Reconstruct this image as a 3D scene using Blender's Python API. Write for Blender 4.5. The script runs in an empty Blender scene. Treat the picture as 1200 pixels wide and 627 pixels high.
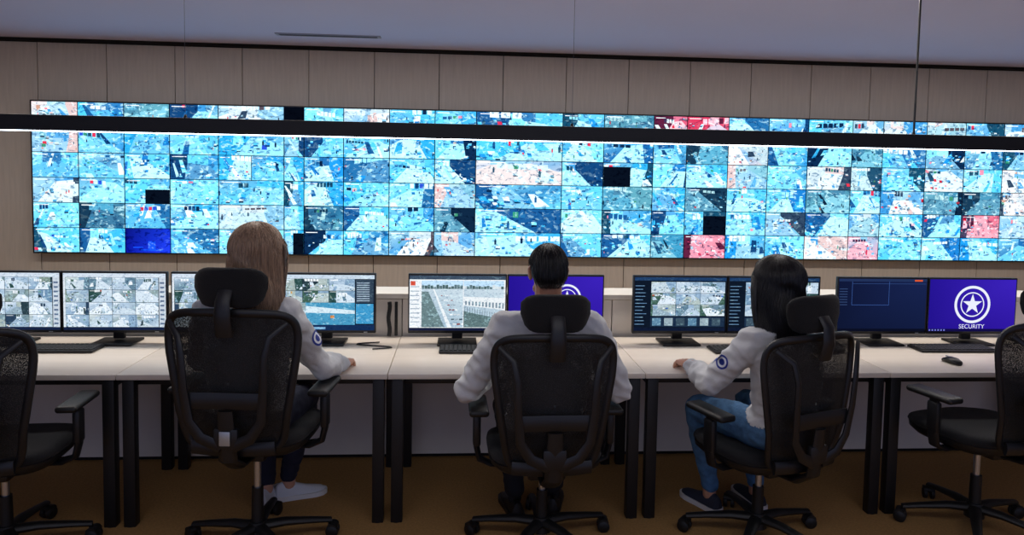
import bpy, bmesh, math, random
from mathutils import Vector, Matrix, Quaternion, noise
from mathutils.kdtree import KDTree
from mathutils.bvhtree import BVHTree
S = bpy.context.scene
COL = S.collection
pi = math.pi

def lin(c):
    o = []
    for v in c[:3]:
        v = v/255.0
        o.append(v/12.92 if v <= .04045 else ((v+.055)/1.055)**2.4)
    return (o[0], o[1], o[2], 1.0)

def clamp(v, a, b): return max(a, min(b, v))
def sst(a, b, x):
    t = clamp((x-a)/(b-a), 0, 1); return t*t*(3-2*t)

# ------------------------------------------------------------------ materials
def mat(name, col, rough=.6, metal=0, spec=.5, var=0.0, vscale=8, bump=0.0, bscale=60, stretch=None, sheen=0, coat=0):
    m = bpy.data.materials.new(name); m.use_nodes = True
    nt = m.node_tree; b = nt.nodes['Principled BSDF']
    c = lin(col)
    b.inputs['Base Color'].default_value = c
    b.inputs['Roughness'].default_value = rough
    b.inputs['Metallic'].default_value = metal
    b.inputs['Specular IOR Level'].default_value = spec
    if sheen: b.inputs['Sheen Weight'].default_value = sheen
    if coat: b.inputs['Coat Weight'].default_value = coat
    if var or bump:
        tc = nt.nodes.new('ShaderNodeTexCoord')
        mp = nt.nodes.new('ShaderNodeMapping')
        if stretch: mp.inputs['Scale'].default_value = stretch
        nt.links.new(tc.outputs['Object'], mp.inputs['Vector'])
    if var:
        n = nt.nodes.new('ShaderNodeTexNoise'); n.inputs['Scale'].default_value = vscale
        n.inputs['Detail'].default_value = 5
        nt.links.new(mp.outputs[0], n.inputs['Vector'])
        r = nt.nodes.new('ShaderNodeValToRGB')
        r.color_ramp.elements[0].position = .3; r.color_ramp.elements[1].position = .7
        r.color_ramp.elements[0].color = tuple(v*(1-var) for v in c[:3])+(1,)
        r.color_ramp.elements[1].color = tuple(min(1, v*(1+var)) for v in c[:3])+(1,)
        nt.links.new(n.outputs['Fac'], r.inputs['Fac'])
        nt.links.new(r.outputs['Color'], b.inputs['Base Color'])
    if bump:
        n2 = nt.nodes.new('ShaderNodeTexNoise'); n2.inputs['Scale'].default_value = bscale
        n2.inputs['Detail'].default_value = 4
        nt.links.new(mp.outputs[0], n2.inputs['Vector'])
        bp = nt.nodes.new('ShaderNodeBump'); bp.inputs['Strength'].default_value = bump
        bp.inputs['Distance'].default_value = .01
        nt.links.new(n2.outputs['Fac'], bp.inputs['Height'])
        nt.links.new(bp.outputs[0], b.inputs['Normal'])
    return m

def emis(name, col, st):
    m = bpy.data.materials.new(name); m.use_nodes = True
    nt = m.node_tree; nt.nodes.remove(nt.nodes['Principled BSDF'])
    e = nt.nodes.new('ShaderNodeEmission'); e.inputs[0].default_value = lin(col); e.inputs[1].default_value = st
    nt.links.new(e.outputs[0], nt.nodes['Material Output'].inputs[0])
    return m

def picmat(name, st, sc, dk=.55, br=.35):
    """picture on a lit screen: painted polygons (Col) with footage-like clutter from distorted noise"""
    m = bpy.data.materials.new(name); m.use_nodes = True
    nt = m.node_tree; nt.nodes.remove(nt.nodes['Principled BSDF']); L = nt.links
    a = nt.nodes.new('ShaderNodeAttribute'); a.attribute_name = 'Col'
    tc = nt.nodes.new('ShaderNodeTexCoord')
    def nz(scale, lo, hi, t0, t1, off):
        mp = nt.nodes.new('ShaderNodeMapping'); mp.inputs['Location'].default_value = (off, off*.7, off*.3)
        mp.inputs['Rotation'].default_value = (0, .3, 0); mp.inputs['Scale'].default_value = (.8, 1, 1.3)
        L.new(tc.outputs['Object'], mp.inputs['Vector'])
        n = nt.nodes.new('ShaderNodeTexNoise'); n.inputs['Scale'].default_value = scale
        n.inputs['Detail'].default_value = 6; n.inputs['Roughness'].default_value = .6; n.inputs['Distortion'].default_value = .6
        L.new(mp.outputs[0], n.inputs['Vector'])
        r = nt.nodes.new('ShaderNodeMapRange'); r.inputs['From Min'].default_value = lo; r.inputs['From Max'].default_value = hi
        r.inputs['To Min'].default_value = t0; r.inputs['To Max'].default_value = t1
        L.new(n.outputs['Fac'], r.inputs['Value']); return r.outputs[0]
    d = nz(sc, .53, .62, 0, dk, 0)
    sq = nt.nodes.new('ShaderNodeMixRGB'); sq.blend_type = 'MULTIPLY'; sq.inputs['Color2'].default_value = (.05, .19, .36, 1)
    L.new(d, sq.inputs['Fac']); L.new(a.outputs['Color'], sq.inputs['Color1'])
    b2 = nz(sc*.9, .55, .62, 0, br, 5.3)
    scn = nt.nodes.new('ShaderNodeMixRGB'); scn.blend_type = 'SCREEN'; scn.inputs['Color2'].default_value = (.5, .85, .95, 1)
    mu = nt.nodes.new('ShaderNodeMath'); mu.operation = 'MULTIPLY'; L.new(b2, mu.inputs[0])
    sep = nt.nodes.new('ShaderNodeSeparateColor'); L.new(a.outputs['Color'], sep.inputs[0])
    ml = nt.nodes.new('ShaderNodeMapRange'); ml.inputs['From Min'].default_value = .02; ml.inputs['From Max'].default_value = .2
    L.new(sep.outputs[1], ml.inputs['Value']); L.new(ml.outputs[0], mu.inputs[1])
    L.new(mu.outputs[0], scn.inputs['Fac']); L.new(sq.outputs[0], scn.inputs['Color1'])
    e = nt.nodes.new('ShaderNodeEmission'); e.inputs[1].default_value = st
    L.new(scn.outputs[0], e.inputs[0]); L.new(e.outputs[0], nt.nodes['Material Output'].inputs[0])
    return m

M = {}
M['blk'] = mat('black_plastic', (20, 21, 25), .42, var=.1, bump=.05, bscale=200)
M['blk2'] = mat('black_nylon', (13, 14, 16), .5, bump=.1, bscale=150)
M['fab'] = mat('black_fabric', (12, 13, 17), .9, bump=.4, bscale=400, sheen=.05)
M['chrome'] = mat('chrome', (200, 205, 215), .3, metal=.9)
M['silver'] = mat('silver_label', (180, 185, 190), .35, metal=.6)
M['legblk'] = mat('powder_coated_steel', (13, 13, 16), .5, bump=.05, bscale=300)
M['desk'] = mat('desk_laminate', (226, 216, 202), .38, var=.03, vscale=3, stretch=(1, 12, 12))
M['cab'] = mat('cabinet_laminate', (226, 218, 208), .6, var=.04, vscale=4)
M['ledge'] = mat('ledge_laminate', (228, 220, 206), .45, var=.02)
M['wood'] = mat('wall_veneer', (190, 180, 168), .55, var=.07, vscale=5, stretch=(9, 9, .7), bump=.04, bscale=30)
M['gap'] = mat('shadow_gap', (12, 11, 11), .9)
M['wallp'] = mat('wall_paint', (150, 142, 136), .8, var=.03)
M['ceil'] = mat('ceiling_paint', (204, 204, 240), .9, var=.015, vscale=1)
M['vent'] = mat('vent_metal', (150, 152, 175), .6)
M['floor'] = mat('carpet', (176, 134, 76), .95, var=.16, vscale=90, bump=.5, bscale=500)
M['shirt'] = mat('white_shirt', (200, 202, 204), .9, spec=.2, bump=.35, bscale=25, sheen=.1)
M['navy'] = mat('navy_trousers', (22, 26, 48), .85, var=.15, vscale=20, bump=.3, bscale=40)
M['dark'] = mat('dark_trousers', (20, 20, 26), .85, var=.15, vscale=20, bump=.3, bscale=40)
M['jean'] = mat('blue_denim', (70, 112, 152), .85, var=.25, vscale=30, bump=.3, bscale=60)
M['skin'] = mat('skin', (202, 150, 124), .5, var=.05, vscale=25)
M['skin2'] = mat('skin_tan', (160, 112, 88), .5, var=.05, vscale=25)
M['lip'] = mat('lips', (165, 85, 80), .4)
M['eyew'] = mat('eye_white', (235, 235, 235), .2)
M['eyed'] = mat('eye_iris', (40, 28, 22), .2)
M['blond'] = mat('blond_hair', (84, 64, 50), .45, var=.35, vscale=60, stretch=(1, 1, .15), bump=.4, bscale=200)
M['blond2'] = mat('blond_hair_light', (152, 124, 100), .40, var=.4, vscale=50, stretch=(3, 3, .2))
M['hairb'] = mat('black_hair', (10, 9, 11), .4, var=.3, vscale=60, stretch=(1, 1, .15), bump=.4, bscale=200)
M['hairb2'] = mat('black_hair_sheen', (15, 14, 18), .38)
M['shoew'] = mat('white_sneaker', (215, 218, 225), .6, bump=.1, bscale=80)
M['sole'] = mat('sneaker_sole', (228, 228, 228), .6)
M['shoed'] = mat('dark_sneaker', (44, 50, 68), .7, bump=.2, bscale=120)
M['shoeb'] = mat('black_shoe', (14, 14, 16), .4)
M['patch'] = mat('patch_blue', (28, 48, 140), .7)
M['patchw'] = mat('patch_white', (225, 228, 235), .7)
M['key'] = mat('keycaps', (30, 31, 34), .5)
M['led'] = emis('led_strip', (225, 240, 255), 9.0)
M['wire'] = mat('steel_wire', (90, 95, 110), .4, metal=.6)
M['pic'] = picmat('video_wall_picture', 1.35, 24, .75, .7)
M['mpic'] = picmat('monitor_picture', 1.1, 75, .4, .4)
M['logopic'] = picmat('logo_picture', 1.0, 5, 0, 0)
M['white_em'] = emis('logo_white', (235, 238, 255), .95)

def meshfab(name):
    m = bpy.data.materials.new(name); m.use_nodes = True
    nt = m.node_tree; b = nt.nodes['Principled BSDF']
    b.inputs['Base Color'].default_value = lin((11, 12, 15)); b.inputs['Roughness'].default_value = .7
    tr = nt.nodes.new('ShaderNodeBsdfTransparent'); mx = nt.nodes.new('ShaderNodeMixShader')
    tc = nt.nodes.new('ShaderNodeTexCoord'); w = nt.nodes.new('ShaderNodeTexVoronoi')
    w.inputs['Scale'].default_value = 260
    nt.links.new(tc.outputs['Object'], w.inputs['Vector'])
    mr = nt.nodes.new('ShaderNodeMapRange'); mr.inputs['From Min'].default_value = .15; mr.inputs['From Max'].default_value = .6
    mr.inputs['To Min'].default_value = .80; mr.inputs['To Max'].default_value = 1.0
    nt.links.new(w.outputs['Distance'], mr.inputs['Value'])
    nt.links.new(mr.outputs[0], mx.inputs[0]); nt.links.new(tr.outputs[0], mx.inputs[1]); nt.links.new(b.outputs[0], mx.inputs[2])
    nt.links.new(mx.outputs[0], nt.nodes['Material Output'].inputs[0])
    return m
M['mesh'] = meshfab('chair_mesh_fabric')

# ------------------------------------------------------------------ mesh builder
def empty(name, loc=(0, 0, 0), rz=0):
    e = bpy.data.objects.new(name, None); COL.objects.link(e)
    e.location = loc; e.rotation_euler = (0, 0, rz); e.empty_display_size = .1
    return e

class MB:
    def __init__(s): s.v = []; s.f = []; s.m = []
    def add(s, v, f, m=0):
        o = len(s.v); s.v += [Vector(p) for p in v]
        s.f += [tuple(i+o for i in q) for q in f]; s.m += [m]*len(f)
    def box(s, c, sz, m=0, bev=0, rot=None, seg=2):
        bm = bmesh.new(); bmesh.ops.create_cube(bm, size=1)
        for v in bm.verts: v.co = Vector((v.co.x*sz[0], v.co.y*sz[1], v.co.z*sz[2]))
        if bev: bmesh.ops.bevel(bm, geom=bm.edges[:], offset=bev, segments=seg, profile=.5, affect='EDGES')
        bm.verts.index_update()
        mt = rot if rot else Matrix.Identity(3)
        s.add([mt @ v.co+Vector(c) for v in bm.verts], [[v.index for v in f.verts] for f in bm.faces], m)
        bm.free()
    def tube(s, pts, rad, n=12, m=0, up=None, cap=True, closed=False):
        pts = [Vector(p) for p in pts]; N = len(pts)
        if not isinstance(rad, (list, tuple)): rad = [rad]*N
        rings = []
        prev = None
        for i, p in enumerate(pts):
            if closed: t = pts[(i+1) % N]-pts[i-1]
            else: t = pts[min(i+1, N-1)]-pts[max(i-1, 0)]
            t.normalize()
            if up is not None: a = Vector(up)
            elif prev is not None: a = prev
            else: a = Vector((0, 0, 1)) if abs(t.z) < .9 else Vector((0, 1, 0))
            a = a-t*a.dot(t)
            if a.length < 1e-5: a = t.orthogonal()
            a.normalize(); prev = a
            b = t.cross(a)
            r = rad[i]; ra, rb = r if isinstance(r, (list, tuple)) else (r, r)
            rings.append([p+a*math.cos(2*pi*k/n)*ra+b*math.sin(2*pi*k/n)*rb for k in range(n)])
        s.loft(rings, m, cap and not closed, closed)
    def loft(s, rings, m=0, cap=True, closed=False):
        n = len(rings[0]); v = [p for r in rings for p in r]; f = []
        N = len(rings)
        for i in range(N if closed else N-1):
            j = (i+1) % N
            for k in range(n):
                f.append((i*n+k, i*n+(k+1) % n, j*n+(k+1) % n, j*n+k))
        if cap:
            f.append(tuple(reversed(range(n)))); f.append(tuple((N-1)*n+k for k in range(n)))
        s.add(v, f, m)
    def cyl(s, p0, p1, r0, r1=None, n=16, m=0):
        s.tube([p0, p1], [r0, r0 if r1 is None else r1], n, m)
    def ell(s, c, r, m=0, rot=None, nu=16, nv=10):
        c = Vector(c); mt = rot if rot else Matrix.Identity(3)
        v = [c+mt @ Vector((0, 0, r[2]))]; f = []
        for i in range(1, nv):
            a = pi*i/nv
            for k in range(nu):
                b = 2*pi*k/nu
                v.append(c+mt @ Vector((r[0]*math.sin(a)*math.cos(b), r[1]*math.sin(a)*math.sin(b), r[2]*math.cos(a))))
        v.append(c-mt @ Vector((0, 0, r[2])))
        for k in range(nu): f.append((0, 1+k, 1+(k+1) % nu))
        for i in range(nv-2):
            for k in range(nu):
                a = 1+i*nu+k; b = 1+i*nu+(k+1) % nu
                f.append((a, a+nu, b+nu, b))
        L = len(v)-1; o = 1+(nv-2)*nu
        for k in range(nu): f.append((L, o+(k+1) % nu, o+k))
        s.add(v, f, m)
    def cap(s, p0, r0, p1, r1, m=0, n=14):
        """tapered capsule"""
        p0 = Vector(p0); p1 = Vector(p1); d = (p1-p0); L = d.length; d.normalize()
        pts = []; rad = []
        for a in (80, 60, 40, 20): pts.append(p0-d*r0*math.sin(math.radians(a))); rad.append(r0*math.cos(math.radians(a)))
        q = max(2, int(L/.02))
        for i in range(q+1):
            t = i/q; pts.append(p0.lerp(p1, t)); rad.append(r0+(r1-r0)*t)
        for a in (20, 40, 60, 80): pts.append(p1+d*r1*math.sin(math.radians(a))); rad.append(r1*math.cos(math.radians(a)))
        s.tube(pts, rad, n, m, up=d.orthogonal())
    def build(s, name, mats, parent=None, smooth=True, ang=40):
        me = bpy.data.meshes.new(name); me.from_pydata([tuple(p) for p in s.v], [], s.f)
        for k in mats: me.materials.append(M[k])
        me.polygons.foreach_set('material_index', s.m)
        if smooth:
            me.polygons.foreach_set('use_smooth', [True]*len(me.polygons))
        me.update()
        bm = bmesh.new(); bm.from_mesh(me); bmesh.ops.recalc_face_normals(bm, faces=bm.faces[:]); bm.to_mesh(me); bm.free()
        if smooth: me.set_sharp_from_angle(angle=math.radians(ang))
        o = bpy.data.objects.new(name, me); COL.objects.link(o)
        if parent: o.parent = parent
        return o

def remeshed(mb, name, mats, parent, voxel, smooth_it=4, disp=None, relabel=None):
    """voxel-union all pieces into one continuous skin, relabel faces by nearest source piece"""
    me = bpy.data.meshes.new('tmp'); me.from_pydata([tuple(p) for p in mb.v], [], mb.f); me.update()
    bm = bmesh.new(); bm.from_mesh(me); bmesh.ops.recalc_face_normals(bm, faces=bm.faces[:]); bm.to_mesh(me); bm.free()
    o = bpy.data.objects.new('tmp', me); COL.objects.link(o)
    md = o.modifiers.new('r', 'REMESH'); md.mode = 'VOXEL'; md.voxel_size = voxel; md.use_smooth_shade = True
    sm = o.modifiers.new('s', 'SMOOTH'); sm.iterations = smooth_it; sm.factor = .5
    dg = bpy.context.evaluated_depsgraph_get()
    nm = bpy.data.meshes.new_from_object(o.evaluated_get(dg))
    bpy.data.objects.remove(o)
    vm = [0]*len(mb.v)
    for f, mi in zip(mb.f, mb.m):
        for i in f: vm[i] = mi
    kd = KDTree(len(mb.v))
    for i, p in enumerate(mb.v): kd.insert(p, i)
    kd.balance()
    def lb(co):
        l = vm[kd.find(co)[1]]
        return relabel(co, l) if relabel else l
    labs = [lb(p.center) for p in nm.polygons]
    if disp:
        nm.update()
        ns = [v.normal.copy() for v in nm.vertices]
        for v, n in zip(nm.vertices, ns):
            v.co = v.co+n*disp(v.co.copy(), lb(v.co))
    nm.materials.clear()
    for k in mats: nm.materials.append(M[k])
    for p, l in zip(nm.polygons, labs):
        p.material_index = l; p.use_smooth = True
    nm.update(); nm.name = name
    ob = bpy.data.objects.new(name, nm); COL.objects.link(ob)
    if parent: ob.parent = parent
    return ob

# ------------------------------------------------------------------ pictures made of flat polygons
def clip(poly, x0, y0, x1, y1):
    def cut(P, ins, inter):
        out = []
        for i in range(len(P)):
            a = P[i-1]; b = P[i]
            if ins(b):
                if not ins(a): out.append(inter(a, b))
                out.append(b)
            elif ins(a): out.append(inter(a, b))
        return out
    def ix(c):
        return lambda a, b: (c, a[1]+(b[1]-a[1])*(c-a[0])/(b[0]-a[0]))
    def iy(c):
        return lambda a, b: (a[0]+(b[0]-a[0])*(c-a[1])/(b[1]-a[1]), c)
    for ins, it in ((lambda p: p[0] >= x0, ix(x0)), (lambda p: p[0] <= x1, ix(x1)), (lambda p: p[1] >= y0, iy(y0)), (lambda p: p[1] <= y1, iy(y1))):
        if len(poly) < 3: return []
        poly = cut(poly, ins, it)
    return poly if len(poly) >= 3 else []

class Pic:
    def __init__(s, eps=.00012): s.P = []; s.eps = eps
    def poly(s, pts, col, lay, rc=None):
        if rc:
            pts = clip(pts, *rc)
            if len(pts) < 3: return
        cols = col if isinstance(col, list) else [col]*len(pts)
        if len(cols) != len(pts): cols = [cols[0]]*len(pts)
        s.P.append((pts, cols, lay))
    def rect(s, x0, y0, x1, y1, col, lay, rc=None): s.poly([(x0, y0), (x1, y0), (x1, y1), (x0, y1)], col, lay, rc)
    def build(s, name, m, parent, off):
        v = []; f = []; c = []
        for pts, cols, lay in s.P:
            o = len(v)
            v += [(p[0], -lay*s.eps, p[1]) for p in pts]; f.append(tuple(range(o, o+len(pts))))
            for q in cols: c += list(lin(q))
        me = bpy.data.meshes.new(name); me.from_pydata(v, [], f); me.materials.append(m)
        a = me.color_attributes.new('Col', 'FLOAT_COLOR', 'CORNER'); a.data.foreach_set('color', c)
        me.update()
        o = bpy.data.objects.new(name, me); COL.objects.link(o); o.parent = parent; o.location = off
        return o

def mix(a, b, t): return tuple(a[i]+(b[i]-a[i])*t for i in range(3))
def feed(P, x0, y0, x1, y1, r, style='int', L=2):
    rc = (x0, y0, x1, y1); w = x1-x0; h = y1-y0
    if style == 'black':
        P.rect(x0, y0, x1, y1, (4, 8, 18), L); return
    if style == 'half':
        feed(P, x0, y0, x1, y1, r, 'int', L); s_ = r.random() < .5
        P.rect(x0 if s_ else x0+w*.45, y0, x0+w*.55 if s_ else x1, y0+h*r.uniform(.55, .95), (6, 14, 28), L+8); return
    if style == 'navy':
        P.rect(x0, y0, x1, y1, (8, 26, 62), L)
        P.rect(x0+w*.1, y0+h*.3, x0+w*.4, y0+h*.7, (16, 50, 100), L+1); return
    if style == 'blue':
        P.rect(x0, y0, x1, y1, [(10, 20, 150), (30, 60, 230), (20, 50, 200), (8, 16, 110)], L)
        for i in range(4): P.rect(x0+w*r.random(), y0+h*r.random()*.6, x0+w*r.random(), y0+h*r.random()*.4, (20, 80, 240), L+1, rc)
        return
    if style == 'park':
        wh = (232, 242, 250)
        pal = [(140, 170, 200), (170, 194, 216), (112, 146, 178), (190, 210, 228), (96, 128, 150), (120, 140, 130)]
        dk = [(40, 60, 70), (44, 76, 74), (64, 96, 84), (44, 66, 92)]
        lt = [(236, 242, 248), (214, 228, 240), (190, 210, 230)]
        ac = [(176, 90, 70), (80, 136, 90), (50, 100, 190), (200, 160, 90)]
    elif style == 'warm':
        wh = (236, 246, 248); pal = [(184, 208, 220), (130, 190, 222), (90, 174, 226), (216, 190, 190), (114, 184, 206), (60, 150, 214)]
        dk = [(44, 66, 92), (30, 76, 106), (84, 74, 86)]; lt = [(226, 244, 250), (204, 232, 242)]; ac = [(216, 50, 72), (232, 130, 146), (196, 150, 130), (60, 146, 116)]
    elif style == 'dim':
        wh = (130, 200, 220); pal = [(40, 114, 154), (60, 150, 190), (34, 90, 130), (90, 160, 180), (26, 78, 120)]
        dk = [(12, 36, 62), (20, 54, 80)]; lt = [(120, 196, 220), (90, 170, 204), (160, 206, 214)]; ac = [(170, 50, 66), (180, 130, 110), (60, 140, 110)]
    elif style == 'red':
        wh = (244, 200, 212); pal = [(206, 56, 92), (224, 100, 128), (230, 150, 170), (120, 194, 230), (200, 60, 100)]
        dk = [(90, 30, 60), (60, 50, 84)]; lt = [(240, 190, 206), (220, 238, 244)]; ac = [(220, 30, 60), (100, 170, 220)]
    else:
        wh = (192, 244, 255); pal = [(92, 208, 250), (54, 184, 244), (30, 150, 228), (78, 200, 246), (128, 228, 254), (44, 170, 232), (26, 124, 202), (24, 100, 168)]
        dk = [(16, 66, 118), (24, 88, 148), (10, 40, 76), (34, 108, 166), (20, 74, 104)]
        lt = [(214, 248, 255), (184, 240, 254), (150, 230, 252), (234, 252, 255), (220, 250, 255)]
        ac = [(216, 50, 86), (224, 140, 168), (54, 150, 120), (200, 190, 186), (40, 80, 210)]
    c0 = r.choice(pal); c1 = mix(r.choice(pal), wh, r.random()*.5)
    P.rect(x0, y0, x1, y1, [c0, c1, mix(c0, c1, .4), mix(c1, wh, .3)], L)
    sk = r.uniform(-.7, .7)        # shared perspective skew of this camera view
    hz = y0+h*r.uniform(.55, .9); a = x0+w*r.uniform(.05, .6); b = a+w*r.uniform(.15, .5)
    fl = mix(r.choice(pal), wh, r.uniform(.3, 1)); tilt = h*r.uniform(-.12, .12)
    P.poly([(a-w*r.uniform(.2, .9), y0), (b+w*r.uniform(.2, .9), y0), (b, hz+tilt), (a, hz)], fl, L+1, rc)
    P.poly([(a, hz), (b, hz+tilt), (b, y1+h*.2), (a, y1+h*.2)], mix(r.choice(pal), wh, r.random()*.5), L+1.3, rc)
    if r.random() < .7:
        c = r.choice(pal+dk+dk); sd = r.random() < .5
        if sd: P.poly([(x0, y0), (x0+w*r.uniform(.05, .3), y0), (a, hz), (a, y1), (x0, y1)], c, L+1.6, rc)
        else: P.poly([(x1, y0), (x1-w*r.uniform(.05, .3), y0), (b, hz), (b, y1), (x1, y1)], c, L+1.6, rc)
    for i in range(r.randint(1, 3)):   # counters, benches, aisles
        bx = x0+w*r.uniform(-.1, .9); by = y0+h*r.uniform(-.1, .5); bw = w*r.uniform(.05, .2); le = h*r.uniform(.2, .6); nr = r.uniform(.4, .8)
        P.poly([(bx, by), (bx+bw, by+h*.04), (bx+bw*nr+sk*le, by+le), (bx+sk*le, by+le)], r.choice(lt+lt+pal+dk[:2]), L+2+i*.3, rc)
    nwin = r.randint(2, 5); wx = x0+w*r.uniform(0, .5); wy = y0+h*r.uniform(.62, .85); ww = w*r.uniform(.05, .11); wh_ = h*r.uniform(.08, .26); wc = r.choice(lt+lt+dk)
    for i in range(nwin):              # window / shelf band
        bx = wx+i*ww*1.25; by = wy+i*h*.03*sk
        P.poly([(bx, by), (bx+ww, by+h*.024*sk), (bx+ww, by+wh_), (bx, by+wh_)], wc if r.random() < .8 else r.choice(ac+dk), L+3.2, rc)
    k = 0
    for q in range(r.randint(2, 5)):   # clusters: furniture with lit top and shaded front
        cx = x0+w*r.uniform(.05, .95); cy = y0+h*r.uniform(.05, .6); sx = w*r.uniform(.1, .28); sy = h*r.uniform(.05, .2)
        s0 = w*r.uniform(.03, .08)
        for i in range(r.randint(3, 7)):
            k += 1; bx = cx+r.gauss(0, 1)*sx; by = cy+r.gauss(0, 1)*sy; s = s0*r.uniform(.6, 1.3); hh_ = s*r.uniform(.3, .6)
            ct = r.choice(lt+pal); cf = r.choice(dk+dk+pal)
            if r.random() < (.12 if style == 'warm' else .06): ct = cf = r.choice(ac)
            P.poly([(bx, by), (bx+s, by+s*.15*sk), (bx+s+hh_*sk, by+hh_), (bx+hh_*sk, by+hh_)], ct, L+4+(k % 9)*.2, rc)
            P.poly([(bx, by), (bx+s, by+s*.15*sk), (bx+s, by-hh_*.7), (bx, by-hh_*.7)], cf, L+4.1+(k % 9)*.2, rc)
    for i in range(r.randint(2, 7)):   # people / uprights
        bx = x0+w*r.random(); by = y0+h*r.uniform(.05, .7); s = w*r.uniform(.012, .028); c = r.choice(dk) if r.random() < .85 else r.choice(ac+lt)
        P.poly([(bx-s*.5, by), (bx+s*.5, by), (bx+s*.6, by+s*2.4), (bx-s*.6, by+s*2.4)], c, L+6.2, rc)
        P.poly([(bx-s*.35, by+s*2.4), (bx+s*.35, by+s*2.4), (bx+s*.3, by+s*3.2), (bx-s*.3, by+s*3.2)], r.choice(dk), L+6.3, rc)
    P.rect(x0+w*.04, y1-h*.09, x0+w*.34, y1-h*.06, (245, 250, 255), L+8, rc)

# ------------------------------------------------------------------ room
YW = 6.84
ZC = 2.84
XL, XR = -6.2, 8.2
YB = -2.5
def slab(name, c, sz, m):
    b = MB(); b.box(c, sz); return b.build(name, [m], None, smooth=False)
slab('floor', ((XL+XR)/2, (YW+YB)/2, -.05), (XR-XL+.4, YW-YB+.4, .1), 'floor')
slab('ceiling', ((XL+XR)/2, (YW+YB)/2, ZC+.05), (XR-XL+.4, YW-YB+.4, .1), 'ceil')
slab('wall_left', (XL-.05, (YW+.16+YB)/2, ZC/2), (.1, YW+.16-YB, ZC), 'wallp')
slab('wall_right', (XR+.05, (YW+.16+YB)/2, ZC/2), (.1, YW+.16-YB, ZC), 'wallp')
slab('wall_back', ((XL+XR)/2, YW+.11, ZC/2), (XR-XL, .1, ZC), 'gap')
X0 = -3.84; PW = 1.2; PH = .68
# veneer cladding boards with open joints
b = MB()
x = X0-.605*4
while x < XR:
    x1 = min(x+.605, XR)
    if x1 > XL:
        xa = max(x, XL)
        b.box(((xa+x1)/2, YW+.042, (ZC-.035)/2), (x1-xa-.007, .03, ZC-.035), 0)
    x += .605
b.build('wall_cladding', ['wood'], None, smooth=False)
b = MB(); b.box(((XL+XR)/2, YW+.02, ZC-.0125), (XR-XL-.01, .05, .025), 0); b.build('trim_1', ['gap'], None, False)

# slot diffuser
e = empty('ceiling_air_vent', (-1.13, 6.26, ZC))
b = MB(); b.box((0, 0, -.004), (.88, .09, .008), 0, .002)
for i in (-1, 0, 1): b.box((0, i*.024, -.009), (.82, .005, .002), 1)
b.build('grille', ['vent', 'gap'], e, False)

# ------------------------------------------------------------------ video wall
vw = empty('video_wall', (X0, YW, .907))
NC = 9
b = MB(); b.box((NC*PW/2, -.03, PH), (NC*PW+.02, .11, 2*PH+.02), 0); b.build('housing', ['blk2'], vw, False)
P = Pic(); r = random.Random(31)
P.rect(0, 0, NC*PW, 2*PH, (6, 14, 30), 0)
special = {(0, 0, 2): 'dim', (1, 0, 2): 'black', (2, 0, 1): 'warm', (0, 3, 2): 'half', (0, 5, 2): 'blue', (1, 5, 2): 'half', (3, 2, 1): 'warm',
           (4, 0, 1): 'dim', (4, 0, 2): 'red', (4, 2, 1): 'half', (4, 3, 1): 'dim', (5, 3, 0): 'dim', (5, 4, 0): 'half', (5, 0, 0): 'red', (5, 5, 0): 'red', (4, 5, 2): 'dim', (7, 3, 0): 'dim', (7, 4, 2): 'warm',
           (7, 3, 2): 'warm', (6, 4, 1): 'warm', (5, 4, 2): 'warm', (6, 0, 2): 'warm', (2, 4, 0): 'dim', (2, 5, 2): 'warm', (6, 3, 0): 'dim', (8, 4, 0): 'dim', (3, 5, 0): 'warm', (6, 2, 1): 'warm',
           (7, 4, 1): 'red', (8, 5, 1): 'red', (6, 5, 1): 'red'}
for c in range(NC):
    for rr in range(2):
        px = c*PW; py = (1-rr)*PH
        ws = [.3335, .3335, .333]
        if c == 1: ws = [.36, .49, .15]
        if c == 2: ws = [.3, .35, .35]
        if c in (3,): ws = [.32, .68]
        if c == 4: ws = [.33, .40, .27]
        if c == 5: ws = [.34, .33, .33]
        if c == 6: ws = [.37, .26, .37]
        for row in range(3):
            y1 = py+PH*(1-row/3)-.003; y0 = py+PH*(1-(row+1)/3)+.003; xx = px
            for t, wf in enumerate(ws):
                xa = xx+.004; xb = xx+wf*PW-.004; xx += wf*PW
                grow = rr*3+row
                st = special.get((c, grow, t))
                if not st:
                    q = r.random(); st = 'int'
                    if c >= 5 and q < .34: st = 'warm'
                    elif c >= 5 and q < .44: st = 'dim'
                    elif c < 5 and q < .06: st = 'warm'
                    elif c < 5 and q < .12: st = 'dim'
                if wf > .45 and r.random() < .5 and st == 'int':
                    xm = (xa+xb)/2
                    feed(P, xa, y0, xm-.003, y1, r, st); feed(P, xm+.003, y0, xb, y1, r, st)
                else: feed(P, xa, y0, xb, y1, r, st)
for c in range(1, NC): P.rect(c*PW-.003, 0, c*PW+.003, 2*PH, (3, 8, 16), 14)
P.rect(0, PH-.003, NC*PW, PH+.003, (3, 8, 16), 14)
P.build('camera_feeds', M['pic'], vw, (0, -.0865, 0))

# ------------------------------------------------------------------ low cabinet with ledge behind the desks
cb = empty('credenza', (0, 0, 0))
b = MB()
x = -5.33
while x < 5.9:
    b.box((x+.625, 4.31, .49), (1.244, .2, .93), 0); x += 1.25
b.box((.295, 4.33, .012), (11.2, .2, .024), 2)
b.box((.295, 4.32, .975), (11.3, .25, .03), 1, .003)
b.build('body', ['cab', 'ledge', 'gap'], cb, False)

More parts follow.
